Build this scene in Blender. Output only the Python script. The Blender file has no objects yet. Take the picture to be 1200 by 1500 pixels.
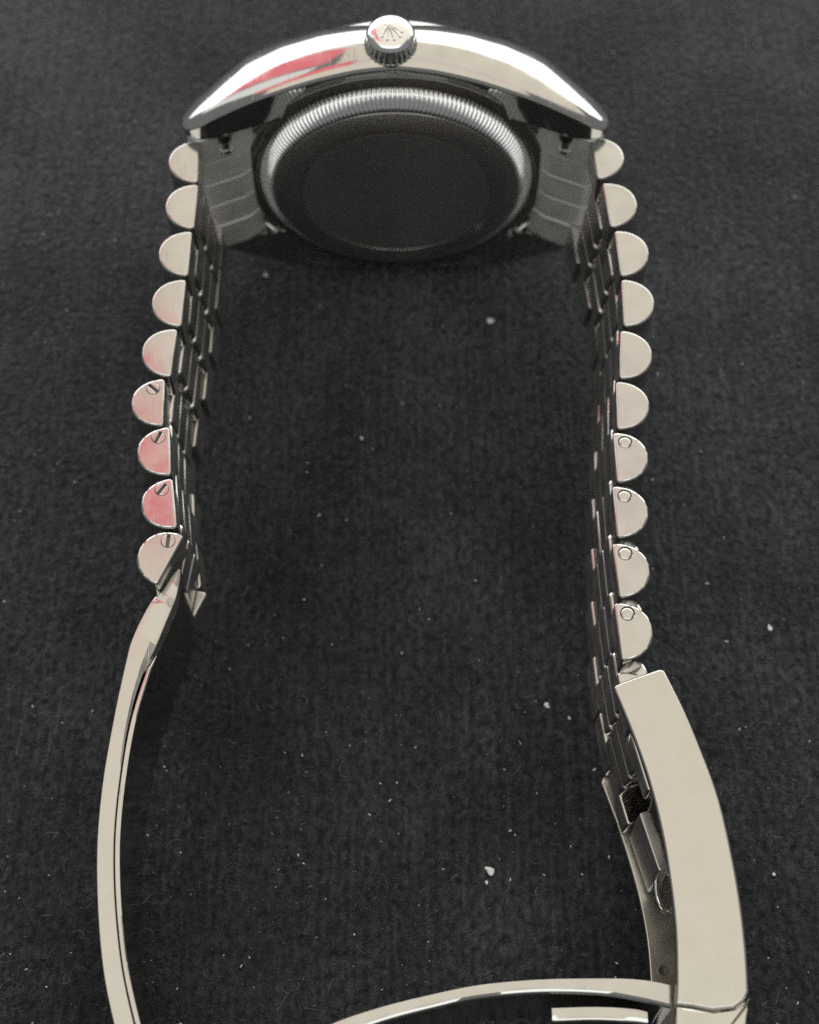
import bpy, bmesh, math, random
import numpy as np
from mathutils import Vector, Matrix

S = 0.001                                   # all dimensions below are millimetres
scene = bpy.context.scene
col = scene.collection
random.seed(7)
rng = np.random.default_rng(11)

# ------------------------------------------------------------------ frame of the watch
TILT = math.radians(6.0)                    # the watch leans: case edge and clasp edge both touch the cloth
OFF = Vector((0.0, 2.5, 18.9))              # case centre -> lowest point of the case
SINK = 0.35                                 # pressed into the nap
WM = Matrix.Translation((0, 0, -SINK * S)) @ Matrix.Rotation(TILT, 4, 'X')


def to_world(p):
    return WM @ ((Vector(p) + OFF) * S)


# ------------------------------------------------------------------ camera
FPX = 2520.0
PITCH = math.atan2(FPX, 1250.0)
cam_d = bpy.data.cameras.new('camera')
cam = bpy.data.objects.new('camera', cam_d)
col.objects.link(cam)
cam_d.sensor_fit = 'HORIZONTAL'
cam_d.sensor_width = 36.0
cam_d.lens = 36.0 * FPX / 1200.0
cam_d.clip_start = 0.005
cam_d.clip_end = 20.0
cam.matrix_world = (Matrix.Translation(to_world((1.154, -125.25, 156.736)))
                    @ Matrix.Rotation(TILT + math.pi / 2 - PITCH, 4, 'X'))
cam_d.dof.use_dof = True
cam_d.dof.focus_distance = 0.159
cam_d.dof.aperture_fstop = 42.0
scene.camera = cam

# ------------------------------------------------------------------ light
world = bpy.data.worlds.new('World')
scene.world = world
world.use_nodes = True
bg = world.node_tree.nodes['Background']
bg.inputs['Color'].default_value = (0.92, 0.96, 1.0, 1)
bg.inputs['Strength'].default_value = 0.24


def overhead_light(name, x0, x1, y0, y1, radiance, colour, z=0.50):
    """a flat lamp over the table, facing straight down: ceiling light and added panels alike"""
    d = bpy.data.lights.new(name, 'AREA')
    d.shape = 'RECTANGLE'
    d.size, d.size_y = x1 - x0, y1 - y0
    d.energy = radiance * math.pi * d.size * d.size_y
    d.color = colour
    o = bpy.data.objects.new(name, d)
    col.objects.link(o)
    o.location = ((x0 + x1) / 2, (y0 + y1) / 2, z)
    return o


CREAM = (1.0, 0.915, 0.74)
LB = 0.82
overhead_light('overhead_lamp', -0.14, 0.70, 0.174, 0.65, LB, CREAM)
overhead_light('overhead_lamp', -0.34, 0.34, -0.14, 0.108, LB, CREAM)
overhead_light('overhead_lamp', 0.04, 0.22, 0.060, 0.106, 0.22, (1.0, 0.98, 0.86))  # strip added to brighten the pinned right links
overhead_light('overhead_lamp', -0.10, 0.65, 0.42, 0.95, 1.1, (0.96, 1.0, 1.0))  # far panel added to brighten the cloth's far side
overhead_light('overhead_lamp', -0.090, 0.70, 0.108, 0.174, LB * 0.95, (1.0, 0.84, 0.76))
overhead_light('red_reflection_lamp', -0.40, -0.092, 0.110, 0.172, 1.0, (1.0, 0.07, 0.11))  # added lamp standing in for an unknown red object mirrored in left links
overhead_light('red_reflection_lamp', 0.235, 0.275, 0.30, 0.36, 1.0, (1.0, 0.08, 0.14))  # small added lamp for red spots on the right flank
overhead_light('overhead_lamp', -0.34, 0.34, -0.42, -0.16, 1.6, (0.95, 1.0, 0.98))
# oblique lamps added for the flank's reflections: red band between two pale strips
U = Vector((-0.897, 0.441, 0))
NV = Vector((0.441, 0.897, 0))
for nm, n0, n1, rad_, colr in (('red_reflection_lamp', -0.080, 0.085, 1.0, (1.0, 0.10, 0.15)), ('overhead_lamp', 0.09, 0.42, 1.05, (0.97, 1.0, 0.96)),
                               ('overhead_lamp', -0.24, -0.095, 0.95, (0.96, 1.0, 0.98))):
    o_ = overhead_light(nm, -0.36, 0.36, n0, n1, rad_, colr)
    c_ = Vector((-0.155, 0.31, 0.50)) + U * 0.36 + NV * (n0 + n1) / 2
    o_.location = c_
    o_.rotation_euler = (0, 0, math.atan2(U.y, U.x))
# pale fill panel added beyond the watch to brighten cloth and flank edge
d_ = bpy.data.lights.new('far_fill_light', 'AREA')
d_.shape = 'RECTANGLE'
d_.size, d_.size_y, d_.energy, d_.color = 1.3, 0.30, 2.4 * math.pi * 0.39, (0.92, 1.0, 1.0)
o_ = bpy.data.objects.new('far_fill_light', d_)
col.objects.link(o_)
o_.location = (0.05, 0.38, 0.24)
o_.rotation_euler = Vector((0, -1, 0)).to_track_quat('-Z', 'Y').to_euler()

scene.view_settings.view_transform = 'Standard'
scene.view_settings.look = 'None'
scene.view_settings.exposure = 0.0
scene.view_settings.gamma = 1.0
scene.view_settings.use_curve_mapping = False
scene.render.engine = 'CYCLES'
scene.cycles.use_denoising = False
scene.cycles.max_bounces = 8
scene.cycles.glossy_bounces = 6


# ------------------------------------------------------------------ materials
def steel(name, base, rough, var=0.06, bump=0.0, bscale=900.0, stretch=(1, 1, 1), scratch=0.0, smudge=0.0):
    m = bpy.data.materials.new(name)
    m.use_nodes = True
    nt = m.node_tree
    b = nt.nodes['Principled BSDF']
    b.inputs['Metallic'].default_value = 1.0
    tc = nt.nodes.new('ShaderNodeTexCoord')
    mp = nt.nodes.new('ShaderNodeMapping')
    mp.inputs['Scale'].default_value = stretch
    oi = nt.nodes.new('ShaderNodeObjectInfo')
    ad = nt.nodes.new('ShaderNodeVectorMath')
    ad.operation = 'ADD'
    nt.links.new(tc.outputs['Object'], ad.inputs[0])
    nt.links.new(oi.outputs['Random'], ad.inputs[1])
    nt.links.new(ad.outputs['Vector'], mp.inputs['Vector'])
    n1 = nt.nodes.new('ShaderNodeTexNoise')
    n1.inputs['Scale'].default_value = bscale
    n1.inputs['Detail'].default_value = 4
    nt.links.new(mp.outputs['Vector'], n1.inputs['Vector'])
    n2 = nt.nodes.new('ShaderNodeTexNoise')
    n2.inputs['Scale'].default_value = 420
    n2.inputs['Detail'].default_value = 5
    nt.links.new(ad.outputs['Vector'], n2.inputs['Vector'])
    rr = nt.nodes.new('ShaderNodeMapRange')
    rr.inputs['From Min'].default_value = 0.3
    rr.inputs['From Max'].default_value = 0.7
    rr.inputs['To Min'].default_value = max(0.02, rough - var)
    rr.inputs['To Max'].default_value = rough + var
    nt.links.new(n2.outputs['Fac'], rr.inputs['Value'])
    nt.links.new(rr.outputs['Result'], b.inputs['Roughness'])
    mx = nt.nodes.new('ShaderNodeMix')
    mx.data_type = 'RGBA'
    mx.inputs['A'].default_value = (*[c * (1 - smudge) for c in base], 1)
    mx.inputs['B'].default_value = (*base, 1)
    nt.links.new(rr.outputs['Result'], mx.inputs['Factor'])
    r2 = nt.nodes.new('ShaderNodeMapRange')
    r2.inputs['From Min'].default_value = 0.35
    r2.inputs['From Max'].default_value = 0.6
    nt.links.new(n2.outputs['Fac'], r2.inputs['Value'])
    nt.links.new(r2.outputs['Result'], mx.inputs['Factor'])
    nt.links.new(mx.outputs['Result'], b.inputs['Base Color'])
    last = None
    if bump:
        bp = nt.nodes.new('ShaderNodeBump')
        bp.inputs['Strength'].default_value = bump
        bp.inputs['Distance'].default_value = 0.00002
        nt.links.new(n1.outputs['Fac'], bp.inputs['Height'])
        last = bp
    if scratch:
        mp2 = nt.nodes.new('ShaderNodeMapping')
        mp2.inputs['Rotation'].default_value = (0, 0, 0.7)
        mp2.inputs['Scale'].default_value = (1.0, 0.06, 0.3)
        nt.links.new(ad.outputs['Vector'], mp2.inputs['Vector'])
        n3 = nt.nodes.new('ShaderNodeTexNoise')
        n3.inputs['Scale'].default_value = 5200
        n3.inputs['Detail'].default_value = 2
        nt.links.new(mp2.outputs['Vector'], n3.inputs['Vector'])
        rp = nt.nodes.new('ShaderNodeMapRange')
        rp.inputs['From Min'].default_value = 0.62
        rp.inputs['From Max'].default_value = 0.72
        nt.links.new(n3.outputs['Fac'], rp.inputs['Value'])
        b2 = nt.nodes.new('ShaderNodeBump')
        b2.inputs['Strength'].default_value = scratch
        b2.inputs['Distance'].default_value = 0.00001
        b2.invert = True
        nt.links.new(rp.outputs['Result'], b2.inputs['Height'])
        if last:
            nt.links.new(last.outputs['Normal'], b2.inputs['Normal'])
        last = b2
    if last:
        nt.links.new(last.outputs['Normal'], b.inputs['Normal'])
    return m


ST = (0.60, 0.58, 0.543)
M_POL = steel('polished_steel', ST, 0.10, 0.04, bump=0.10, bscale=500, scratch=0.35, smudge=0.06)
M_LINK = steel('link_steel', ST, 0.15, 0.05, bump=0.05, bscale=400, scratch=0.25, smudge=0.08)
M_CTR = steel('center_steel', (0.66, 0.635, 0.59), 0.17, 0.06, bump=0.15, bscale=900, scratch=0.2)
M_BRUSH = steel('brushed_steel', (0.595, 0.57, 0.52), 0.27, 0.03, bump=0.35, bscale=6000, stretch=(0.05, 1, 1), scratch=0.12, smudge=0.03)
M_END = steel('end_link_steel', (0.86, 0.84, 0.80), 0.70, 0.06, bump=0.2, bscale=1500)
M_BLADE = steel('blade_steel', ST, 0.16, 0.05, bump=0.15, bscale=700, scratch=0.2, smudge=0.05)
M_BACK = steel('caseback_steel', (0.86, 0.84, 0.80), 0.30, 0.015, bump=0.04, bscale=800)
M_INNER = steel('inner_brushed_steel', (0.64, 0.62, 0.58), 0.37, 0.07, bump=0.25, bscale=2500, stretch=(1, 0.1, 1))
M_RING = steel('ring_steel', (0.84, 0.83, 0.80), 0.16, 0.03)
M_RIMB = steel('caseback_bevel_steel', (0.80, 0.78, 0.74), 0.22, 0.02)
M_DARK = steel('shadowed_steel', (0.16, 0.155, 0.15), 0.35, 0.05)  # dark base colour carries the shade of slots, notches and holes


def plain(name, base, rough, **kw):
    m = bpy.data.materials.new(name)
    m.use_nodes = True
    b = m.node_tree.nodes['Principled BSDF']
    b.inputs['Base Color'].default_value = (*base, 1)
    b.inputs['Roughness'].default_value = rough
    for k, v in kw.items():
        b.inputs[k].default_value = v
    return m


M_GLASS = plain('sapphire', (1, 1, 1), 0.02, **{'Transmission Weight': 1.0, 'IOR': 1.76})
M_DIAL = plain('dial_paint', (0.05, 0.06, 0.09), 0.3)
M_LINT = plain('lint_white', (0.72, 0.72, 0.69), 0.9)


# ------------------------------------------------------------------ mesh helpers
def finish(name, bm, mat, parent=None, angle=38, loc=None, rotz=0.0, smooth=True, weighted=True):
    bmesh.ops.recalc_face_normals(bm, faces=bm.faces[:])
    me = bpy.data.meshes.new(name)
    bm.to_mesh(me)
    bm.free()
    me.transform(Matrix.Scale(S, 4))
    if smooth:
        for p in me.polygons:
            p.use_smooth = True
        me.set_sharp_from_angle(angle=math.radians(angle))
    me.materials.append(mat)
    return link(name, me, parent, loc, rotz, weighted)


def link(name, me, parent=None, loc=None, rotz=0.0, weighted=False):
    o = bpy.data.objects.new(name, me)
    col.objects.link(o)
    if parent is not None:
        o.parent = parent
    if loc is not None:
        o.location = Vector(loc) * S
    o.rotation_euler = (0, 0, rotz)
    if weighted:
        w = o.modifiers.new('weighted', 'WEIGHTED_NORMAL')
        w.keep_sharp = True
    return o


def loft(bm, loops, cap0=True, cap1=True, closed=True):
    rows = [[bm.verts.new(p) for p in lp] for lp in loops]
    n = len(rows[0])
    for a, b in zip(rows[:-1], rows[1:]):
        for i in range(n if closed else n - 1):
            j = (i + 1) % n
            bm.faces.new((a[i], a[j], b[j], b[i]))
    if cap0:
        bm.faces.new(list(reversed(rows[0])))
    if cap1:
        bm.faces.new(rows[-1])
    return rows


def lathe_y(bm, prof, n, cx=0.0, cz=0.0, mod=None):
    """profile (r, y) revolved about the Y axis; r == 0 closes it"""
    rows = []
    for k, (r, y) in enumerate(prof):
        if r == 0:
            rows.append([bm.verts.new((cx, y, cz))])
        else:
            rw = []
            for i in range(n):
                a = 2 * math.pi * i / n
                q = r * (mod(k, i) if mod else 1.0)
                rw.append(bm.verts.new((cx + q * math.sin(a), y, cz + q * math.cos(a))))
            rows.append(rw)
    for a, b in zip(rows[:-1], rows[1:]):
        for i in range(n):
            j = (i + 1) % n
            if len(a) == 1:
                bm.faces.new((a[0], b[j], b[i]))
            elif len(b) == 1:
                bm.faces.new((a[i], a[j], b[0]))
            else:
                bm.faces.new((a[i], a[j], b[j], b[i]))


def lathe_z(bm, prof, n, cx, cy, mod=None):
    rows = []
    for k, (r, z) in enumerate(prof):
        if r == 0:
            rows.append([bm.verts.new((cx, cy, z))])
        else:
            rows.append([bm.verts.new((cx + r * (mod(k, i) if mod else 1) * math.cos(2 * math.pi * i / n),
                                       cy + r * (mod(k, i) if mod else 1) * math.sin(2 * math.pi * i / n), z))
                         for i in range(n)])
    for a, b in zip(rows[:-1], rows[1:]):
        for i in range(n):
            j = (i + 1) % n
            if len(a) == 1:
                bm.faces.new((a[0], b[i], b[j]))
            elif len(b) == 1:
                bm.faces.new((a[i], a[j], b[0]))
            else:
                bm.faces.new((a[i], a[j], b[j], b[i]))


def ccw(pts):
    a = sum(p[0] * q[1] - q[0] * p[1] for p, q in zip(pts, pts[1:] + pts[:1]))
    return pts if a > 0 else list(reversed(pts))


def offset(pts, d):
    """move a counter-clockwise outline inwards by d"""
    n = len(pts)
    out = []
    for i in range(n):
        p, q, r = Vector(pts[i - 1]), Vector(pts[i]), Vector(pts[(i + 1) % n])
        e1, e2 = (q - p).normalized(), (r - q).normalized()
        n1, n2 = Vector((-e1.y, e1.x)), Vector((-e2.y, e2.x))
        m = (n1 + n2)
        m = m / max(0.5, m.dot(n1))
        out.append((q.x + m.x * d, q.y + m.y * d))
    return out


def round_corners(pts, rad, seg=4):
    pts = ccw(list(pts))
    n = len(pts)
    out = []
    for i in range(n):
        p, q, r = Vector(pts[i - 1]), Vector(pts[i]), Vector(pts[(i + 1) % n])
        rr = rad[i] if isinstance(rad, (list, tuple)) else rad
        t = min(rr, (p - q).length * 0.45, (r - q).length * 0.45)
        a, b = q + (p - q).normalized() * t, q + (r - q).normalized() * t
        if t < 1e-4:
            out.append((q.x, q.y))
            continue
        for k in range(seg + 1):
            u = k / seg
            v = a * (1 - u) ** 2 + q * 2 * u * (1 - u) + b * u * u
            out.append((v.x, v.y))
    return out


def slab(bm, outline, z0, z1, bev=0.15, dome=0.0, seg=3, pillow=0.0):
    """outline in XY extruded along Z with rounded edges; dome swells the convex end caps"""
    o = ccw(list(outline))
    lv = []
    for k in range(seg + 1):
        a = math.pi / 2 * k / seg
        lv.append((bev * (1 - math.sin(a)), bev * (1 - math.cos(a))))      # inset, depth below the end
    loops = []
    half = max(abs(p[1]) for p in o)

    def ring(ins):
        lp = offset(o, ins) if ins > 1e-5 else o
        q = 1 - pillow * (ins / bev) / half if pillow else 1.0
        return [(x, y * q) for x, y in lp]
    for ins, dep in lv:
        loops.append([(x, y, z0 + dep) for x, y in ring(ins)])
    for ins, dep in reversed(lv):
        loops.append([(x, y, z1 - dep) for x, y in ring(ins)])
    if not dome:
        loft(bm, loops)
        return
    rows = loft(bm, loops, False, False)
    inner = ring(bev)
    cx = sum(p[0] for p in inner) / len(inner)
    cy = sum(p[1] for p in inner) / len(inner)
    for row, z, sg in ((rows[0], z0, -1), (rows[-1], z1, 1)):
        prev = row
        for f, dz in ((0.97, 0.04), (0.75, 0.44), (0.4, 0.84)):
            new = [bm.verts.new((cx + (x - cx) * f, cy + (y - cy) * f, z + sg * dome * dz)) for x, y in inner]
            for i in range(len(new)):
                j = (i + 1) % len(new)
                bm.faces.new((prev[i], prev[j], new[j], new[i]))
            prev = new
        c = bm.verts.new((cx, cy, z + sg * dome))
        for i in range(len(prev)):
            bm.faces.new((prev[i], prev[(i + 1) % len(prev)], c))


def catmull(pts, n):
    P = [np.array(p, float) for p in pts]
    P = [2 * P[0] - P[1]] + P + [2 * P[-1] - P[-2]]
    out = []
    for i in range(1, len(P) - 2):
        for k in range(n):
            t = k / n
            a, b, c, d = P[i - 1], P[i], P[i + 1], P[i + 2]
            out.append(0.5 * (2 * b + (c - a) * t + (2 * a - 5 * b + 4 * c - d) * t * t + (3 * b - a - 3 * c + d) * t ** 3))
    out.append(P[-2])
    return out


def tube(bm, pts, rad, n=10, caps=True):
    loops = []
    for i, p in enumerate(pts):
        p = Vector(p)
        t = (Vector(pts[min(i + 1, len(pts) - 1)]) - Vector(pts[max(i - 1, 0)])).normalized()
        u = t.orthogonal().normalized() if i == 0 else (u - t * u.dot(t)).normalized()
        v = t.cross(u)
        r = rad[i] if isinstance(rad, (list, tuple)) else rad
        loops.append([p + (u * math.cos(2 * math.pi * k / n) + v * math.sin(2 * math.pi * k / n)) * r for k in range(n)])
    loft(bm, loops, caps, caps)


# ------------------------------------------------------------------ the cloth
def nap_colour(nt, dark, light):
    """mottled black pile: broad brushed patches, fine tufts and faint ribs running away from the viewer"""
    tc = nt.nodes.new('ShaderNodeTexCoord')

    def noise(scale, detail, lo, hi, to_lo, to_hi, stretch=None):
        n = nt.nodes.new('ShaderNodeTexNoise')
        n.inputs['Scale'].default_value = scale
        n.inputs['Detail'].default_value = detail
        n.inputs['Roughness'].default_value = 0.6
        src = tc.outputs['Object']
        if stretch:
            mp = nt.nodes.new('ShaderNodeMapping')
            mp.inputs['Scale'].default_value = stretch
            nt.links.new(src, mp.inputs['Vector'])
            src = mp.outputs['Vector']
        nt.links.new(src, n.inputs['Vector'])
        r = nt.nodes.new('ShaderNodeMapRange')
        for k, v in (('From Min', lo), ('From Max', hi), ('To Min', to_lo), ('To Max', to_hi)):
            r.inputs[k].default_value = v
        nt.links.new(n.outputs['Fac'], r.inputs['Value'])
        return r.outputs['Result']

    def mul(p, q):
        m = nt.nodes.new('ShaderNodeMath')
        m.operation = 'MULTIPLY'
        nt.links.new(p, m.inputs[0])
        nt.links.new(q, m.inputs[1])
        return m.outputs['Value']

    f = mul(mul(noise(45, 4, 0.3, 0.7, 0.45, 1.3), noise(17, 2, 0.35, 0.65, 0.7, 1.25)), noise(1500, 3, 0.35, 0.65, 0.25, 1.0, (1, 0.55, 1)))
    f = mul(f, noise(1150, 1, 0.3, 0.7, 0.7, 1.1, (1, 0.03, 1)))
    mx = nt.nodes.new('ShaderNodeMix')
    mx.data_type = 'RGBA'
    mx.inputs['A'].default_value = (*dark, 1)
    mx.inputs['B'].default_value = (*light, 1)
    nt.links.new(f, mx.inputs['Factor'])
    return tc, mx.outputs['Result']


def cloth_material():
    m = bpy.data.materials.new('black_velvet')
    m.use_nodes = True
    nt = m.node_tree
    b = nt.nodes['Principled BSDF']
    b.inputs['Roughness'].default_value = 0.95
    b.inputs['Specular IOR Level'].default_value = 0.1
    b.inputs['Sheen Weight'].default_value = 0.8
    b.inputs['Sheen Roughness'].default_value = 0.32
    tc, c = nap_colour(nt, (0.006, 0.0061, 0.0068), (0.051, 0.0516, 0.0555))
    nt.links.new(c, b.inputs['Base Color'])
    n = nt.nodes.new('ShaderNodeTexNoise')
    n.inputs['Scale'].default_value = 1500
    n.inputs['Detail'].default_value = 4
    nt.links.new(tc.outputs['Object'], n.inputs['Vector'])
    bp = nt.nodes.new('ShaderNodeBump')
    bp.inputs['Strength'].default_value = 1.0
    bp.inputs['Distance'].default_value = 0.0006
    nt.links.new(n.outputs['Fac'], bp.inputs['Height'])
    nt.links.new(bp.outputs['Normal'], b.inputs['Normal'])
    return m


def fibre_material():
    m = bpy.data.materials.new('velvet_fibre')
    m.use_nodes = True
    nt = m.node_tree
    b = nt.nodes['Principled BSDF']
    b.inputs['Roughness'].default_value = 0.7
    b.inputs['Specular IOR Level'].default_value = 0.3
    b.inputs['Sheen Weight'].default_value = 0.5
    tc, c = nap_colour(nt, (0.018, 0.0183, 0.020), (0.225, 0.228, 0.241))
    nt.links.new(c, b.inputs['Base Color'])
    tr = nt.nodes.new('ShaderNodeBsdfTranslucent')
    nt.links.new(c, tr.inputs['Color'])
    ms = nt.nodes.new('ShaderNodeMixShader')
    ms.inputs['Fac'].default_value = 0.45
    nt.links.new(b.outputs['BSDF'], ms.inputs[1])
    nt.links.new(tr.outputs['BSDF'], ms.inputs[2])
    nt.links.new(ms.outputs['Shader'], nt.nodes['Material Output'].inputs['Surface'])
    return m


def build_cloth():
    bm = bmesh.new()
    n = 60
    L = 900.0
    g = [[None] * (n + 1) for _ in range(n + 1)]
    for i in range(n + 1):
        for j in range(n + 1):
            x, y = L * (i / n - 0.5), L * (j / n - 0.5)
            g[i][j] = bm.verts.new((x, y, 0))
    for i in range(n):
        for j in range(n):
            bm.faces.new((g[i][j], g[i + 1][j], g[i + 1][j + 1], g[i][j + 1]))
    o = finish('cloth', bm, cloth_material(), weighted=False)
    o['kind'] = 'structure'
    o['label'] = 'black velvet cloth spread flat under the watch'
    o['category'] = 'cloth'
    return o


def smooth_noise(x, y, cell, seed):
    r = np.random.default_rng(seed)
    G = r.random((256, 256))
    fx, fy = x / cell, y / cell
    ix, iy = np.floor(fx).astype(int), np.floor(fy).astype(int)
    tx, ty = fx - ix, fy - iy
    tx, ty = tx * tx * (3 - 2 * tx), ty * ty * (3 - 2 * ty)
    g = lambda a, b: G[a % 256, b % 256]
    return (g(ix, iy) * (1 - tx) + g(ix + 1, iy) * tx) * (1 - ty) + (g(ix, iy + 1) * (1 - tx) + g(ix + 1, iy + 1) * tx) * ty


def build_nap():
    N = 2000000
    # more fibres towards the clasp where the weave is in focus
    x = rng.uniform(-78, 78, N)
    y = rng.uniform(-118, 118, N)
    keep = (rng.random(N) < np.where(y < 0, 1.0, 0.55)) & (np.abs(x) < 50 + (y + 118) * 0.13)
    x, y = x[keep], y[keep]
    rib = 0.5 + 0.5 * np.cos(2 * np.pi * (x + 0.25 * np.sin(y * 0.21) + 0.2 * smooth_noise(x, y, 3, 5)) / 0.86)
    tuft = smooth_noise(x, y, 0.50, 3) * 0.6 + smooth_noise(x, y * 0.7, 0.9, 4) * 0.4
    tuft = np.clip((tuft - 0.28) / 0.45, 0, 1)
    keep = rng.random(len(x)) < (0.45 + 0.55 * rib) * (0.40 + 0.60 * tuft)
    x, y, rib, tuft = x[keep], y[keep], rib[keep], tuft[keep]
    n = len(x)
    h = (0.16 + 0.24 * rng.random(n)) * (0.75 + 0.4 * rib) * (0.65 + 0.9 * tuft)
    base = 2 * np.pi * (0.55 * smooth_noise(x, y, 9, 1) + 0.5 * smooth_noise(x, y, 1.3, 2)) - 1.9
    a = base + rng.normal(0, 0.55, n)
    lean = 0.4 + 0.9 * rng.random(n)
    w = 0.020 + 0.022 * rng.random(n)
    bx, by = np.cos(a + np.pi / 2) * w, np.sin(a + np.pi / 2) * w
    tx, ty = x + np.cos(a) * lean * h, y + np.sin(a) * lean * h
    V = np.empty((n, 3, 3), np.float32)
    V[:, 0] = np.stack([x - bx, y - by, np.full(n, -0.02)], 1)
    V[:, 1] = np.stack([x + bx, y + by, np.full(n, -0.02)], 1)
    V[:, 2] = np.stack([tx, ty, h], 1)
    V *= S
    me = bpy.data.meshes.new('cloth_nap')
    me.vertices.add(n * 3)
    me.vertices.foreach_set('co', V.ravel())
    me.loops.add(n * 3)
    me.loops.foreach_set('vertex_index', np.arange(n * 3, dtype=np.int32))
    me.polygons.add(n)
    me.polygons.foreach_set('loop_start', (np.arange(n) * 3).astype(np.int32))
    me.update(calc_edges=True)
    me.materials.append(fibre_material())
    o = bpy.data.objects.new('cloth_nap', me)
    col.objects.link(o)
    o['kind'] = 'stuff'
    o['label'] = 'short black fibre nap covering the velvet cloth'
    o['category'] = 'nap'
    return o


build_cloth()
build_nap()

# ------------------------------------------------------------------ the watch
watch = bpy.data.objects.new('wristwatch', None)
col.objects.link(watch)
watch.matrix_world = WM
watch.empty_display_size = 0.01
watch['label'] = 'stainless steel wristwatch standing on its edge on black cloth with its folding clasp open'
watch['category'] = 'wristwatch'
HX = -0.35                                   # the head sits a hair off the bracelet's middle
HEAD = OFF + Vector((HX, 0, 0))


def zo_arc(x, z0=18.6, R=39.8):
    return z0 - R + math.sqrt(R * R - x * x)


def interp(x, xs, ys):
    return float(np.interp(x, xs, ys))


def build_case():
    bm = bmesh.new()
    XS = [0, 4, 8, 12, 16, 18, 20, 22.8]
    YB = [-5.55, -5.9, -6.5, -7.15, -7.75, -8.05, -8.3, -8.55]
    YF = [1.6, 1.7, 1.6, 1.1, -0.2, -1.65, -3.2, -4.3]
    for sz in (1, -1):
        loops = []
        xs = np.linspace(-20.2, 20.2, 71)
        ends = [(22.75, 0.22), (22.66, 0.40), (22.45, 0.60), (22.1, 0.77), (21.7, 0.88), (21.2, 0.95), (20.7, 0.99)]
        st = [(-e, f) for e, f in ends] + [(x, 1.0) for x in xs] + [(e, f) for e, f in reversed(ends)]
        for x, f in st:
            ax = abs(x)
            yb, yf, zo = interp(ax, XS, YB), interp(ax, XS, YF), zo_arc(min(ax, 22.4))
            zi = 10.15
            if sz < 0:                                  # the resting side is rounder
                zo, yb = zo - 0.05 * ax, yb + 0.075 * ax
            ym, zm = (yb + yf) / 2, (zi + zo) / 2
            H = yf - yb
            zr = math.sqrt(max(16.95 ** 2 - x * x, 0)) if ax < 16.9 else 0
            yin = -5.2 if ax < 10.0 else interp(ax, [10.0, 19.0], [-5.2, yb + 0.15])
            rf = max(0.45, min(1.0, (zo - 10.15) / 7.0))
            sec = [(yin, zi), (yin, max(zi + 0.25, zr)), (yb, zo - 0.62), (yb + 0.05, zo - 0.42), (yb + 0.22, zo - 0.16),
                   (yb + 0.75, zo + 0.03), (yb + 0.22 * H, zo + 0.14), (yb + 0.38 * H, zo + 0.18), (yb + 0.52 * H, zo + 0.10),
                   (yb + 0.66 * H, zo - 0.14 * rf), (yb + 0.79 * H, zo - 0.55 * rf), (yb + 0.90 * H, zo - 1.05 * rf),
                   (yf - 0.02 * H, zo - 1.6 * rf), (yf, zo - 2.2 * rf), (yf, zi)]
            loops.append([(x, ym + (y - ym) * f, sz * (zm + (max(z, zi) - zm) * f)) for y, z in sec])
        loft(bm, loops)
    # drum between the lugs
    lathe_y(bm, [(0, -5.1), (16.9, -5.1), (17.45, -5.35), (17.75, -5.3), (17.75, -4.0), (17.3, 1.4), (0, 1.4)], 128)
    return finish('case', bm, M_POL, watch, 32, HEAD)


def build_caseback():
    bm = bmesh.new()
    lathe_y(bm, [(15.0, -5.0), (16.9, -5.12), (16.88, -5.42), (16.76, -5.52), (15.62, -5.70), (15.5, -5.6), (15.4, -5.0)], 160)
    rim = finish('caseback_rim', bm, M_POL, watch, 40, HEAD)
    n = 180
    bm = bmesh.new()
    sub = 6
    sub = 8
    prof = [(15.35, -5.45), (15.28, -5.8), (14.95, -6.3), (14.5, -6.85), (14.1, -7.2), (13.75, -7.34), (13.35, -7.32)]
    amp = [0.0, 0.14, 0.27, 0.27, 0.24, 0.08, 0.0]
    rows = []
    for (r, y), am in zip(prof, amp):
        rw = []
        for i in range(n * sub):
            a = 2 * math.pi * i / (n * sub)
            d = am * (abs(math.sin(math.pi * i / sub)) ** 0.75 - 0.75)
            q = r + d * 0.7
            rw.append((q * math.sin(a), y - d * 0.7, q * math.cos(a)))
        rows.append(rw)
    loft(bm, rows, False, False)
    fl = finish('fluted_ring', bm, M_RING, watch, 60, HEAD, weighted=False)
    bm = bmesh.new()
    lathe_y(bm, [(13.5, -7.0), (13.4, -7.36), (13.1, -7.46), (12.4, -7.62), (11.6, -7.76), (11.0, -7.83), (10.75, -7.848), (10.62, -7.846), (10.58, -7.7)], 160)
    back = finish('caseback', bm, M_RIMB, watch, 40, HEAD)
    bm = bmesh.new()
    lathe_y(bm, [(10.57, -7.6), (10.55, -7.835), (10.45, -7.85), (8.0, -7.855), (4.0, -7.86), (0, -7.865)], 160)
    finish('caseback_disc', bm, M_BACK, watch, 40, HEAD)
    return rim, fl, back


def build_front():
    bm = bmesh.new()
    lathe_y(bm, [(17.0, 0.6), (17.15, 1.3), (16.95, 2.1), (16.3, 3.1), (15.6, 3.4), (15.2, 3.2), (15.2, 1.3)], 144)
    finish('bezel', bm, M_POL, watch, 40, HEAD)
    bm = bmesh.new()
    lathe_y(bm, [(15.15, 1.7), (15.15, 3.5), (14.9, 3.7), (0, 3.85)], 96)
    finish('crystal', bm, M_GLASS, watch, 30, HEAD)
    bm = bmesh.new()
    lathe_y(bm, [(15.1, 1.45), (14.9, 1.6), (0, 1.6)], 96)
    finish('dial', bm, M_DIAL, watch, 30, HEAD)


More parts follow.
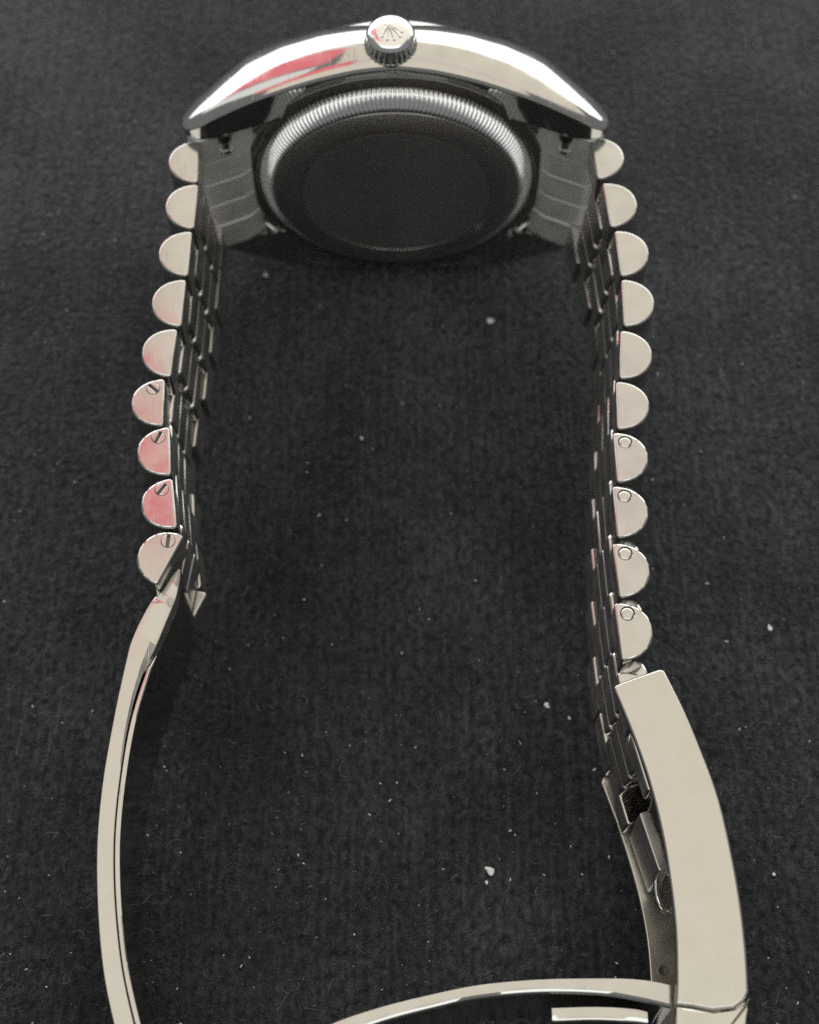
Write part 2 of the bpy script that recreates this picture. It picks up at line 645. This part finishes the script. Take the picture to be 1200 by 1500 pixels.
def build_crown():
    cx, cy, z0 = -0.45, -2.75, 18.55
    n, sub = 30, 6
    prof = [(1.55, z0 - 0.6), (1.6, z0 + 0.05), (2.45, z0 + 0.1), (2.75, z0 + 0.25), (2.76, z0 + 0.45), (2.74, z0 + 0.95),
            (2.62, z0 + 1.3), (2.5, z0 + 1.62), (2.45, z0 + 1.85), (2.2, z0 + 2.1), (1.95, z0 + 2.24), (1.4, z0 + 2.33), (0.7, z0 + 2.38), (0, z0 + 2.4)]
    amp = [0, 0, 0.02, 0.055, 0.065, 0.065, 0.04, 0.0, 0, 0, 0, 0, 0, 0]
    bm = bmesh.new()
    lathe_z(bm, prof, n * sub, cx, cy, mod=lambda k, i: 1 - amp[k] * abs(math.cos(math.pi * i / sub)) ** 1.5)
    cr = finish('winding_crown', bm, M_RING, watch, 50, HEAD, weighted=False)
    bm = bmesh.new()
    lathe_z(bm, [(2.4, z0 - 0.75), (2.75, z0 - 0.3), (2.7, z0 + 0.02), (2.2, z0 + 0.05), (1.5, z0)], 48, cx, cy)
    finish('crown_tube', bm, M_POL, watch, 40, HEAD)
    # raised five-point coronet on the crown's end
    bm = bmesh.new()
    zt = z0 + 2.36
    ang0 = -math.pi / 2 + 0.30
    root = Vector((-math.cos(ang0), -math.sin(ang0))) * 0.85

    def pt(a, r, z):
        q = root + Vector((math.cos(ang0 + a), math.sin(ang0 + a))) * r
        return (q.x, q.y, z)
    for k, (a, r) in enumerate(((-0.62, 1.75), (-0.32, 2.05), (0, 2.15), (0.32, 2.05), (0.62, 1.75))):
        tube(bm, [pt(a * 0.8, 0.35, zt), pt(a, r * 0.6, zt), pt(a, r, zt - 0.04)], [0.17, 0.12, 0.06], 8)
        c = Vector(pt(a, r + 0.06, zt - 0.05))
        bmesh.ops.create_uvsphere(bm, u_segments=10, v_segments=6, radius=0.16, matrix=Matrix.Translation(c))
    pts = [pt(a, 0.30, zt) for a in np.linspace(-1.3, 1.3, 9)]
    tube(bm, pts, 0.11, 8)
    e = finish('embossed_coronet', bm, M_POL, cr, 60, (0, 0, 0), weighted=False)
    e.location = (cx * S, cy * S, 0)
    return cr


def build_end_link(sx):
    base = [(15.2, -5.0), (17.0, -6.7), (20.75, -8.3), (21.35, -8.3), (22.2, -7.5), (22.5, -6.2), (21.6, -4.2), (19.6, -2.6), (15.6, -1.5)]
    base = [(sx * x, y) for x, y in base]
    o = round_corners(base, [0.3] * 9, 3)
    edges = [(9.95, 5.75), (5.62, 2.0), (1.88, -1.88), (-2.0, -5.62), (-5.75, -9.95)]
    for k, (z1, z0) in enumerate(edges):
        bm = bmesh.new()
        oo = o if k in (0, 4) else offset(ccw(o), 0.14)
        slab(bm, oo, z0, z1, 0.16)
        finish('end_link', bm, M_END, watch, 35, HEAD)
    # spring bar end showing in its notch beside the lug
    bm = bmesh.new()
    lathe_z(bm, [(0, 8.9), (0.5, 8.9), (0.55, 8.8), (0.55, 7.4), (0.8, 7.35), (0.8, 7.05), (0.5, 7.0), (0, 7.0)], 20, sx * 18.4, -7.0)
    finish('spring_bar', bm, M_POL, watch, 40, HEAD)
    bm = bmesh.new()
    lathe_z(bm, [(0, 10.1), (0.85, 10.1), (0.85, 9.0), (0, 9.0)], 20, sx * 18.4, -7.0)  # solid dark cylinder, its colour painting the shade inside a notch
    finish('spring_bar_notch_shade', bm, M_DARK, watch, 40, HEAD)


build_case()
build_caseback()
build_front()
build_crown()
build_end_link(-1)
build_end_link(1)


# ------------------------------------------------------------------ bracelet
def d_outline(length, thick, e=2.15, n=26, rc=0.32):
    """flat inner side on the local Y axis (x = 0), swelling towards +x"""
    pts = []
    for k in range(n + 1):
        t = -math.pi / 2 + math.pi * k / n
        c, s = math.cos(t), math.sin(t)
        pts.append((thick * abs(c) ** (2 / e), length / 2 * math.copysign(abs(s) ** (2 / e), s)))
    # soften the two inner corners
    head, tail = pts[0], pts[-1]
    y1 = length / 2
    a2 = [(rc * (1 - math.sin(u)), y1 - rc * (1 - math.cos(u)) - 0.06 * rc) for u in np.linspace(0, math.pi / 2, 5)]
    mid = [p for p in pts if p[0] > rc * 1.05]
    out = [(x, -y) for x, y in reversed(a2)] + mid + a2
    return out


PL, TH = 5.55, 3.3
WO, WC = 4.3, 3.55                           # widths of outer and centre pieces at the case


def brush_inner(me):
    """the side worn against the wrist is brushed, not polished"""
    for p in me.polygons:
        if p.normal.x < -0.9:
            p.material_index = 1


def link_mesh(name, length, thick, width, mat, bev, dome, rc=0.32, pillow=0.0, seg=3):
    bm = bmesh.new()
    slab(bm, d_outline(length, thick, rc=rc), -width / 2, width / 2, bev, dome, seg, pillow)
    bmesh.ops.recalc_face_normals(bm, faces=bm.faces[:])
    me = bpy.data.meshes.new(name)
    bm.to_mesh(me)
    bm.free()
    me.transform(Matrix.Scale(S, 4))
    for p in me.polygons:
        p.use_smooth = True
    me.set_sharp_from_angle(angle=math.radians(50))
    me.materials.append(mat)
    me.materials.append(M_INNER)
    brush_inner(me)
    return me


ME_OUT = link_mesh('outer_link', PL, TH, WO, M_LINK, 0.23, 0.02)
ME_CTR = link_mesh('center_link', PL + 0.22, TH * 0.97, WC + 0.04, M_CTR, 0.42, 0.02, 0.5, 0.75, 5)


def drilled(side):
    """outer link whose end face is pierced by a real hole for its pin"""
    bm = bmesh.new()
    o = ccw(d_outline(PL, TH))
    bev, h = 0.23, WO / 2
    lv = [(bev * (1 - math.sin(a)), bev * (1 - math.cos(a))) for a in np.linspace(0, math.pi / 2, 4)]
    loops = [[(x, y, -h + dep) for x, y in (offset(o, ins) if ins > 1e-5 else o)] for ins, dep in lv]
    loops += [[(x, y, h - dep) for x, y in (offset(o, ins) if ins > 1e-5 else o)] for ins, dep in reversed(lv)]
    rows = loft(bm, loops, True, False)
    cx, cy, R = 1.15, side * (PL / 2 - 1.15), 0.67
    ring = [[bm.verts.new((cx + r * math.cos(2 * math.pi * i / 32), cy + r * math.sin(2 * math.pi * i / 32), z)) for i in range(32)]
            for r, z in ((R + 0.05, h), (R, h - 0.05), (R, h - 1.0))]
    for a, b in zip(ring[:-1], ring[1:]):
        for i in range(32):
            bm.faces.new((a[i], b[i], b[(i + 1) % 32], a[(i + 1) % 32]))
    bm.faces.new(ring[-1])
    eds = []
    for lp in (rows[-1], ring[0]):
        for i in range(len(lp)):
            e = bm.edges.get((lp[i], lp[(i + 1) % len(lp)]))
            eds.append(e)
    bmesh.ops.triangle_fill(bm, use_beauty=True, use_dissolve=False, edges=eds)
    bmesh.ops.recalc_face_normals(bm, faces=bm.faces[:])
    me = bpy.data.meshes.new('drilled_link')
    bm.to_mesh(me)
    bm.free()
    me.transform(Matrix.Scale(S, 4))
    top = (h - 1e-4) * S
    me.set_sharp_from_angle(angle=math.radians(30))
    for p in me.polygons:
        p.use_smooth = not all(me.vertices[v].co.z > top for v in p.vertices)
    me.materials.append(M_LINK)
    me.materials.append(M_INNER)
    brush_inner(me)
    return me


def screw_mesh():
    bm = bmesh.new()
    # two half discs with the slot between them, on a recessed floor
    for sg in (1, -1):
        pts = [(0.64 * math.cos(a), 0.64 * math.sin(a)) for a in np.linspace(0.27, math.pi - 0.27, 12)]
        pts = [(x, y * sg) for x, y in pts]
        slab(bm, pts, -0.6, 0.02, 0.05, seg=2)
    lathe_z(bm, [(0.63, -0.7), (0.63, -0.45), (0, -0.45)], 20, 0, 0)
    bmesh.ops.recalc_face_normals(bm, faces=bm.faces[:])
    me = bpy.data.meshes.new('screw')
    bm.to_mesh(me)
    bm.free()
    me.transform(Matrix.Scale(S, 4))
    me.materials.append(M_BLADE)
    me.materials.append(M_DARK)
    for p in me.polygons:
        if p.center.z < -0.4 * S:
            p.material_index = 1                    # dark colour stands in for shade deep in the slot
    return me


def pin_mesh():
    bm = bmesh.new()
    lathe_z(bm, [(0, 0.01), (0.28, 0.0), (0.45, -0.02), (0.58, -0.07), (0.635, -0.16), (0.635, -0.9), (0, -0.9)], 28, 0, 0)
    bmesh.ops.recalc_face_normals(bm, faces=bm.faces[:])
    me = bpy.data.meshes.new('pin')
    bm.to_mesh(me)
    bm.free()
    me.transform(Matrix.Scale(S, 4))
    for p in me.polygons:
        p.use_smooth = True
    me.materials.append(M_BLADE)
    return me


ME_SCREW, ME_PIN = screw_mesh(), pin_mesh()
ME_DRILL = {1: drilled(1), -1: drilled(-1)}

# inner flat of every row, measured along the bracelet: (x, y) at its two ends
LEFT = [((-21.1, -8.1), (-21.1, -13.6)), ((-21.0, -13.75), (-21.2, -19.4)), ((-21.4, -19.65), (-21.5, -25.25)), ((-21.7, -25.55), (-21.85, -31.2)),
        ((-22.3, -31.45), (-22.6, -37.05)), ((-23.2, -37.2), (-23.0, -42.6)), ((-22.4, -42.6), (-21.9, -48.0)), ((-21.8, -48.2), (-21.0, -53.6)),
        ((-20.3, -54.3), (-22.6, -59.5))]
RIGHT = [((20.4, -7.75), (21.0, -13.2)), ((21.4, -13.6), (22.0, -19.25)), ((22.4, -19.6), (22.75, -25.2)), ((22.8, -25.55), (22.75, -31.2)),
         ((22.4, -31.6), (22.0, -37.2)), ((21.7, -37.5), (21.5, -42.95)), ((21.1, -43.25), (21.2, -48.8)), ((20.7, -49.1), (20.9, -54.7)),
         ((20.4, -55.15), (20.8, -60.85)), ((20.3, -61.25), (20.7, -67.1)), ((20.4, -67.6), (21.2, -73.2)), ((21.3, -73.6), (22.6, -79.0))]


def half_width(y):
    return interp(-y, [8, 67, 80], [9.95, 8.55, 8.0])


LEAN = math.radians(4.3)


def slack(hw, z):
    """play in the pins lets the lower strands swing a little into the loop"""
    return max(0.0, 0.55 * hw - z) * 0.075


def place_row(rows, side, screws, pins):
    frames = []
    for a, b in rows:
        A, B = Vector((*a, 0)), Vector((*b, 0))
        mid = (A + B) / 2
        t = (A - B).normalized()                       # along the band, towards the case
        ang = math.atan2(t.y, t.x) - math.pi / 2       # local +Y -> t
        if side < 0:
            ang += math.pi                              # local +X must point outwards
        frames.append((mid, ang, (A - B).length))
    for i, (mid, ang, ln) in enumerate(frames):
        hw = half_width(mid.y)
        f = hw / 9.95
        if rows is RIGHT and i >= 10:
            f, hw = 7.0 / 9.95, 7.0
        for sg in (1, -1):
            z = sg * (hw - WO * f / 2)
            o = link('outer_link', ME_OUT, watch, Vector((mid.x - side * slack(hw, z), mid.y, z)) + OFF, ang)
            o.rotation_euler = (random.gauss(0, 0.009), random.gauss(0, 0.009) + (LEAN if sg < 0 else 0), ang)
            o.scale = (1, ln / PL, f)
            if sg > 0 and (i in screws or i in pins):
                o.data = ME_DRILL[1 if side > 0 else -1]
            if sg > 0 and (i in screws or i in pins):
                ydir = 1 if side > 0 else -1
                q = link('screw' if i in screws else 'pin', ME_SCREW if i in screws else ME_PIN, o,
                         (1.15, ydir * (PL / 2 - 1.15), WO / 2 + 0.012 / f), random.choice((0.9, 1.2, 0.2, 1.6)) if i in screws else 0)
                if i in screws:
                    q.rotation_euler.z = {5: 2.4, 6: 1.2, 7: 1.0, 8: 1.5}[i] - ang
    # centre pieces bridge every two rows
    cen = []
    for (m0, a0, l0), (m1, a1, l1) in zip(frames[:-1], frames[1:]):
        d = (a1 - a0 + math.pi) % (2 * math.pi) - math.pi
        cen.append(((m0 + m1) / 2, a0 + d / 2, 1.0))
    m0, a0, _ = frames[0]
    m1, a1, _ = frames[-1]
    t1 = Vector((math.sin(a1), -math.cos(a1), 0)) * (1 if side > 0 else -1)
    if side < 0:
        cen.append((m1 + t1 * 2.9, a1, 0.3))
    for mid, ang, fx in cen:
        f = half_width(mid.y) / 9.95
        for z in (-WC - 0.12, 0, WC + 0.12):
            o = link('center_link', ME_CTR, watch, Vector((mid.x - side * slack(half_width(mid.y), z * f), mid.y, z * f)) + OFF, ang)
            o.rotation_euler = (random.gauss(0, 0.015), LEAN + random.gauss(0, 0.02), ang)
            o.scale = (fx, 1, f)


place_row(LEFT, -1, {5, 6, 7, 8}, set())
place_row(RIGHT, 1, set(), {6, 7, 8, 9})


# ------------------------------------------------------------------ folding clasp
def sweep_strip(name, outer, inner, hz, mat, ch_in=0.35, ch_out=0.12, n=6, parent=watch, hz_end=None):
    """a bent strip of sheet: paired outer / inner edge points in XY, standing from -hz to +hz"""
    O, I = catmull(outer, n), catmull(inner, n)
    bm = bmesh.new()
    loops = []
    m = len(O)
    for k, (o, i) in enumerate(zip(O, I)):
        h = hz if hz_end is None else hz + (hz_end - hz) * k / (m - 1)
        d = np.array(i) - np.array(o)
        th = np.linalg.norm(d)
        d = d / th
        cc = ch_in if not isinstance(ch_in, list) else interp(k / n, range(len(ch_in)), ch_in)
        ci, co = min(cc, th * 0.45), min(ch_out, th * 0.3)
        q = lambda s, z: (o[0] + d[0] * s, o[1] + d[1] * s, z)
        half = [q(0, h - co), q(co * 0.3, h - co * 0.3), q(co, h), q(th - ci, h), q(th - ci * 0.35, h - ci * 0.3), q(th, h - ci)]
        loops.append(half + [(x, y, -z) for x, y, z in reversed(half)])
    loft(bm, loops)
    return finish(name, bm, mat, parent, 25, OFF)


# long blade hinged to the last link of the six o'clock side
sweep_strip('folding_blade',
            [(-21.0, -57.0), (-21.6, -57.9), (-22.35, -59.3), (-23.4, -60.6), (-24.7, -63.8), (-25.3, -66.6), (-25.95, -71.7), (-26.5, -77.6), (-26.6, -83.3), (-26.15, -88.8), (-25.3, -94.2), (-24.2, -98.4), (-22.4, -103.6), (-19.8, -109.0), (-17.4, -112.4)],
            [(-20.7, -57.2), (-20.65, -58.4), (-20.75, -59.8), (-21.05, -61.2), (-22.3, -65.0), (-23.5, -67.9), (-24.5, -72.4), (-25.0, -77.8), (-25.1, -83.2), (-24.65, -88.5), (-23.75, -93.8), (-22.65, -97.9), (-20.9, -102.9), (-18.4, -108.1), (-16.2, -111.4)],
            7.0, M_BLADE, ch_in=[0.2, 0.9, 1.1, 1.2, 1.0, 0.6, 0.3] + [0.14] * 8)
LIN = [(-22.5, -65.9), (-22.95, -66.8), (-23.42, -67.95), (-24.42, -72.4), (-24.92, -77.8), (-25.02, -83.2), (-24.57, -88.47), (-23.67, -93.78), (-22.57, -97.85), (-20.83, -102.85), (-18.35, -108.0)]
sweep_strip('blade_liner', LIN, [(x + (0.06, 0.25, 0.4, 0.48)[min(i, 3)], y) for i, (x, y) in enumerate(LIN)], 6.86, M_POL, ch_in=0.14, ch_out=0.05)
# inner blade from the clasp hinge
sweep_strip('folding_blade',
            [(23.7, -95.9), (20.9, -95.45), (17.5, -95.35), (12.3, -95.45), (7.2, -95.9), (3.1, -96.7), (-1.4, -97.8), (-5.6, -99.2), (-9.8, -101.3), (-13.6, -105.0), (-16.0, -109.4)],
            [(23.6, -97.9), (21.0, -97.3), (17.5, -96.75), (12.3, -96.65), (7.1, -97.1), (3.4, -97.9), (-0.9, -99.0), (-5.0, -100.5), (-8.8, -102.5), (-12.4, -106.0), (-14.7, -110.0)],
            6.0, M_BLADE, ch_in=0.35)
# short catch blade lying behind it
sweep_strip('catch_blade',
            [(21.6, -98.0), (20.4, -97.75), (17.2, -97.6), (13.4, -97.7)],
            [(21.6, -99.1), (20.3, -98.95), (17.2, -98.8), (13.4, -98.9)],
            5.2, M_BLADE, ch_in=0.25)


def barrel(name, x, y, r, z0, z1, mat=M_BLADE, parent=watch):
    bm = bmesh.new()
    lathe_z(bm, [(0, z0), (r * 0.85, z0), (r, z0 + 0.15), (r, z1 - 0.15), (r * 0.85, z1), (0, z1)], 24, x, y)
    return finish(name, bm, mat, parent, 40, OFF)


barrel('hinge_barrel', -16.6, -111.3, 1.1, -7.0, 7.0)
barrel('hinge_barrel', 22.95, -96.9, 0.85, -6.6, 5.8)
barrel('hinge_barrel', -21.75, -59.2, 0.5, -6.9, 6.6)

COV_IN = [(19.9, -69.7), (21.4, -74.2), (22.5, -78.2), (23.3, -82.4), (23.75, -86.4), (24.0, -91.2), (23.85, -95.5), (23.6, -98.0)]
COV_OUT = [(24.7, -67.9), (26.3, -71.9), (27.6, -75.9), (28.7, -79.9), (29.4, -84.4), (29.85, -89.0), (30.0, -93.3), (29.9, -97.0)]


def build_clasp_cover():
    ci = [tuple(p) for p in catmull(COV_IN, 5)]
    co = [tuple(p) for p in catmull(COV_OUT, 5)]
    seam = [(24.9, -98.15), (26.7, -98.5), (28.5, -98.3), (29.4, -97.75)]
    # side walls
    full = ci + seam + list(reversed(co))
    corner = []
    p0, p1, p2 = Vector(co[0]), Vector((24.2, -67.75)), Vector(ci[0])
    full = ci + seam + list(reversed(co)) + [(24.45, -67.75), (24.1, -67.75), (22.0, -68.5), (20.55, -69.05), (20.15, -69.25), (19.95, -69.45)]
    bm = bmesh.new()
    slab(bm, full, 7.45, 8.3, 0.3, seg=4)
    low = [tuple(p) for p in catmull([(20.1, -73.7), (20.9, -76.2), (21.6, -78.5), (22.9, -83.9), (23.6, -88.5), (23.75, -93.0), (23.6, -98.0)], 5)]
    lo_out = [p for p in co if p[1] < -73.2]
    slab(bm, low + seam + list(reversed(lo_out)) + [(22.2, -72.6), (20.9, -72.75), (20.3, -73.1)], -8.3, -7.45, 0.2)
    # outer plate closing the channel
    inn = []
    for k, p in enumerate(co):
        a, b = Vector(co[max(k - 1, 0)]), Vector(co[min(k + 1, len(co) - 1)])
        t = (b - a).normalized()
        nrm = Vector((t.y, -t.x))
        if nrm.x > 0:
            nrm = -nrm
        inn.append((p[0] + nrm.x * 1.0, p[1] + nrm.y * 1.0))
    plate = [(p[0] + (q[0] - p[0]) * 0.05, p[1] + (q[1] - p[1]) * 0.05) for p, q in zip(co, inn)]
    slab(bm, plate + list(reversed(inn)), -7.6, 7.6, 0.05, seg=1)
    return finish('clasp_cover', bm, M_BRUSH, watch, 30, OFF)


def build_clasp_tail():
    seam = [(23.6, -98.18), (24.9, -98.33), (26.7, -98.68), (28.5, -98.48), (29.45, -97.95), (29.85, -97.4)]
    outl = seam + [(29.6, -99.0), (29.0, -102.0), (27.6, -105.0), (25.6, -106.0), (23.4, -105.0), (23.2, -101.0)]
    bm = bmesh.new()
    slab(bm, outl, 7.4, 8.48, 0.3)
    slab(bm, outl, -8.48, -7.4, 0.3)
    slab(bm, [(29.75, -97.6), (29.5, -99.0), (28.9, -102.0), (27.5, -104.9), (25.6, -105.9), (25.4, -105.0), (26.8, -104.1), (27.9, -101.6), (28.6, -98.8), (28.8, -97.8)], -7.5, 7.5, 0.05, seg=1)
    return finish('flip_lock', bm, M_BRUSH, watch, 30, OFF)


build_clasp_cover()
build_clasp_tail()

# what shows in the hollow of the clasp
barrel('spring_bar', 25.6, -81.2, 0.7, -7.4, 7.4)
bm = bmesh.new()
slab(bm, round_corners([(22.4, -79.4), (23.5, -79.0), (25.0, -84.6), (23.9, -84.9)], 0.35), -6.6, 1.5, 0.2)
finish('adjuster_plate', bm, M_INNER, watch, 30, OFF)
# wire loop of the catch spring
bm = bmesh.new()
loop = [(25.0 + 0.9 * math.cos(a), -85.6 + 1.9 * math.sin(a), -2.6 - 0.5 * math.cos(a)) for a in np.linspace(0.6, 2 * math.pi - 0.6, 26)]
tube(bm, loop, 0.3, 10)
finish('wire_spring', bm, M_POL, watch, 50, OFF)
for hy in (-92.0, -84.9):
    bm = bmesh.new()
    lathe_z(bm, [(0, -7.435), (0.36, -7.435), (0.42, -7.42), (0.5, -7.44)], 24, 25.0, hy)  # flat dark disc painting the shade inside a hole
    finish('pin_hole_shade', bm, M_DARK, watch, 40, OFF)


# ------------------------------------------------------------------ lint on the cloth
def px_to_cloth(u, v, h=0.45):
    o = cam.matrix_world.translation
    d = cam.matrix_world.to_3x3() @ Vector(((u - 600) / FPX, (750 - v) / FPX, -1.0))
    return (o + d * ((h * S - o.z) / d.z)) / S


def flake(name, u, v, r, label, stretch=(1, 1, 0.5), rot=0.0, group=None, seed=0):
    bm = bmesh.new()
    rr = random.Random(seed)
    for k in range(5):                                   # a matted clump of small tufts
        c = Vector((rr.uniform(-0.6, 0.6) * stretch[0], rr.uniform(-0.6, 0.6) * stretch[1], rr.uniform(-0.1, 0.3))) * r if k else Vector()
        g = bmesh.ops.create_icosphere(bm, subdivisions=3, radius=1.0)
        ph = [rr.uniform(0, 6) for _ in range(6)]
        sz = (0.75 if k == 0 else rr.uniform(0.25, 0.5)) * r
        for vert in g['verts']:
            w = vert.co.copy()
            q = 1 + 0.22 * math.sin(3.1 * w.x + ph[0]) * math.sin(3.7 * w.y + ph[1]) + 0.16 * math.sin(7 * w.y + ph[2]) * math.sin(6 * w.x + ph[3]) + rr.uniform(-0.08, 0.08)
            vert.co = c + Vector((w.x * stretch[0], w.y * stretch[1], w.z * stretch[2])) * sz * q
    o = finish(name, bm, M_LINT, None, 20, px_to_cloth(u, v), rot, weighted=False)
    o['label'] = label
    o['category'] = 'lint'
    if group:
        o['group'] = group
    return o


flake('lint_flake', 718, 1275, 0.52, 'largest white lint flake, lying on the cloth beside the open clasp', (1.15, 0.8, 0.5), -0.7, seed=1)
flake('lint_crumb', 713, 1293, 0.20, 'small white crumb just below the largest lint flake', (0.9, 1.2, 0.6), 0.3, seed=2)
flake('lint_flake', 801, 1033, 0.33, 'round white lint flake on bare cloth inside the bracelet loop near the pinned links', (0.9, 1.2, 0.6), 0.4, seed=3)
flake('lint_crumb', 834, 1052, 0.19, 'slim white crumb between the round lint flake and the bracelet', (0.7, 1.4, 0.6), 0.6, seed=4)
flake('lint_flake', 719, 470, 0.50, 'soft grey lint flake lying on the cloth near the caseback', (1.2, 0.9, 0.5), 0.2, seed=5)
flake('lint_crumb', 390, 403, 0.26, 'pale round crumb beside the case by the slotted bracelet side', (1, 1, 0.7), 0, seed=6)
flake('lint_crumb', 530, 642, 0.20, 'tiny bright crumb alone in the middle of the bracelet loop', (1, 1, 0.7), 0, seed=7)
flake('lint_flake', 1128, 920, 0.32, 'pale lint flake outside the bracelet beyond the pinned links', (0.9, 1.2, 0.5), 0.5, seed=8)
flake('lint_crumb', 1134, 1281, 0.20, 'white crumb outside the clasp cover', (0.9, 1.2, 0.6), 0.4, seed=9)


def build_dust():
    bm = bmesh.new()
    r = random.Random(5)
    for k in range(1000):
        u, v = r.uniform(0, 1200), 1500 * r.random() ** 0.7
        p = px_to_cloth(u, v, 0.40 + 0.15 * r.random())
        rad = 0.018 + 0.075 * r.random() ** 5
        g = bmesh.ops.create_icosphere(bm, subdivisions=1, radius=rad, matrix=Matrix.Translation(p) @ Matrix.Rotation(r.uniform(0, 3), 4, 'Z') @ Matrix.Diagonal((1, r.uniform(1, 3.0), 0.6, 1)))
        for vv in g['verts']:
            vv.co += Vector((r.uniform(-1, 1), r.uniform(-1, 1), r.uniform(-1, 1))) * rad * 0.35
    o = finish('lint_dust', bm, plain('dust_grey', (0.52, 0.52, 0.51), 0.9), None, 60, weighted=False)
    o['kind'] = 'stuff'
    o['label'] = 'fine pale dust specks scattered over the black cloth'
    o['category'] = 'dust'
    bm = bmesh.new()
    for k in range(190):
        u, v = r.uniform(0, 1200), 1500 * r.random() ** 0.6
        p = px_to_cloth(u, v, 0.42)
        a, L = r.uniform(0, 6.28), r.uniform(0.4, 1.7)
        bend = r.uniform(-2.2, 2.2)
        pts = []
        q = Vector(p)
        for s in range(7):
            pts.append(q.copy())
            q += Vector((math.cos(a), math.sin(a), r.uniform(-0.15, 0.2))) * L / 6
            a += bend / 6
        tube(bm, pts, 0.009 + 0.007 * r.random(), 4)
    o = finish('lint_hairs', bm, plain('lint_hair', (0.24, 0.24, 0.24), 0.8), None, 60, weighted=False)
    o['kind'] = 'stuff'
    o['label'] = 'thin curled grey lint hairs caught in the nap'
    o['category'] = 'lint'


build_dust()
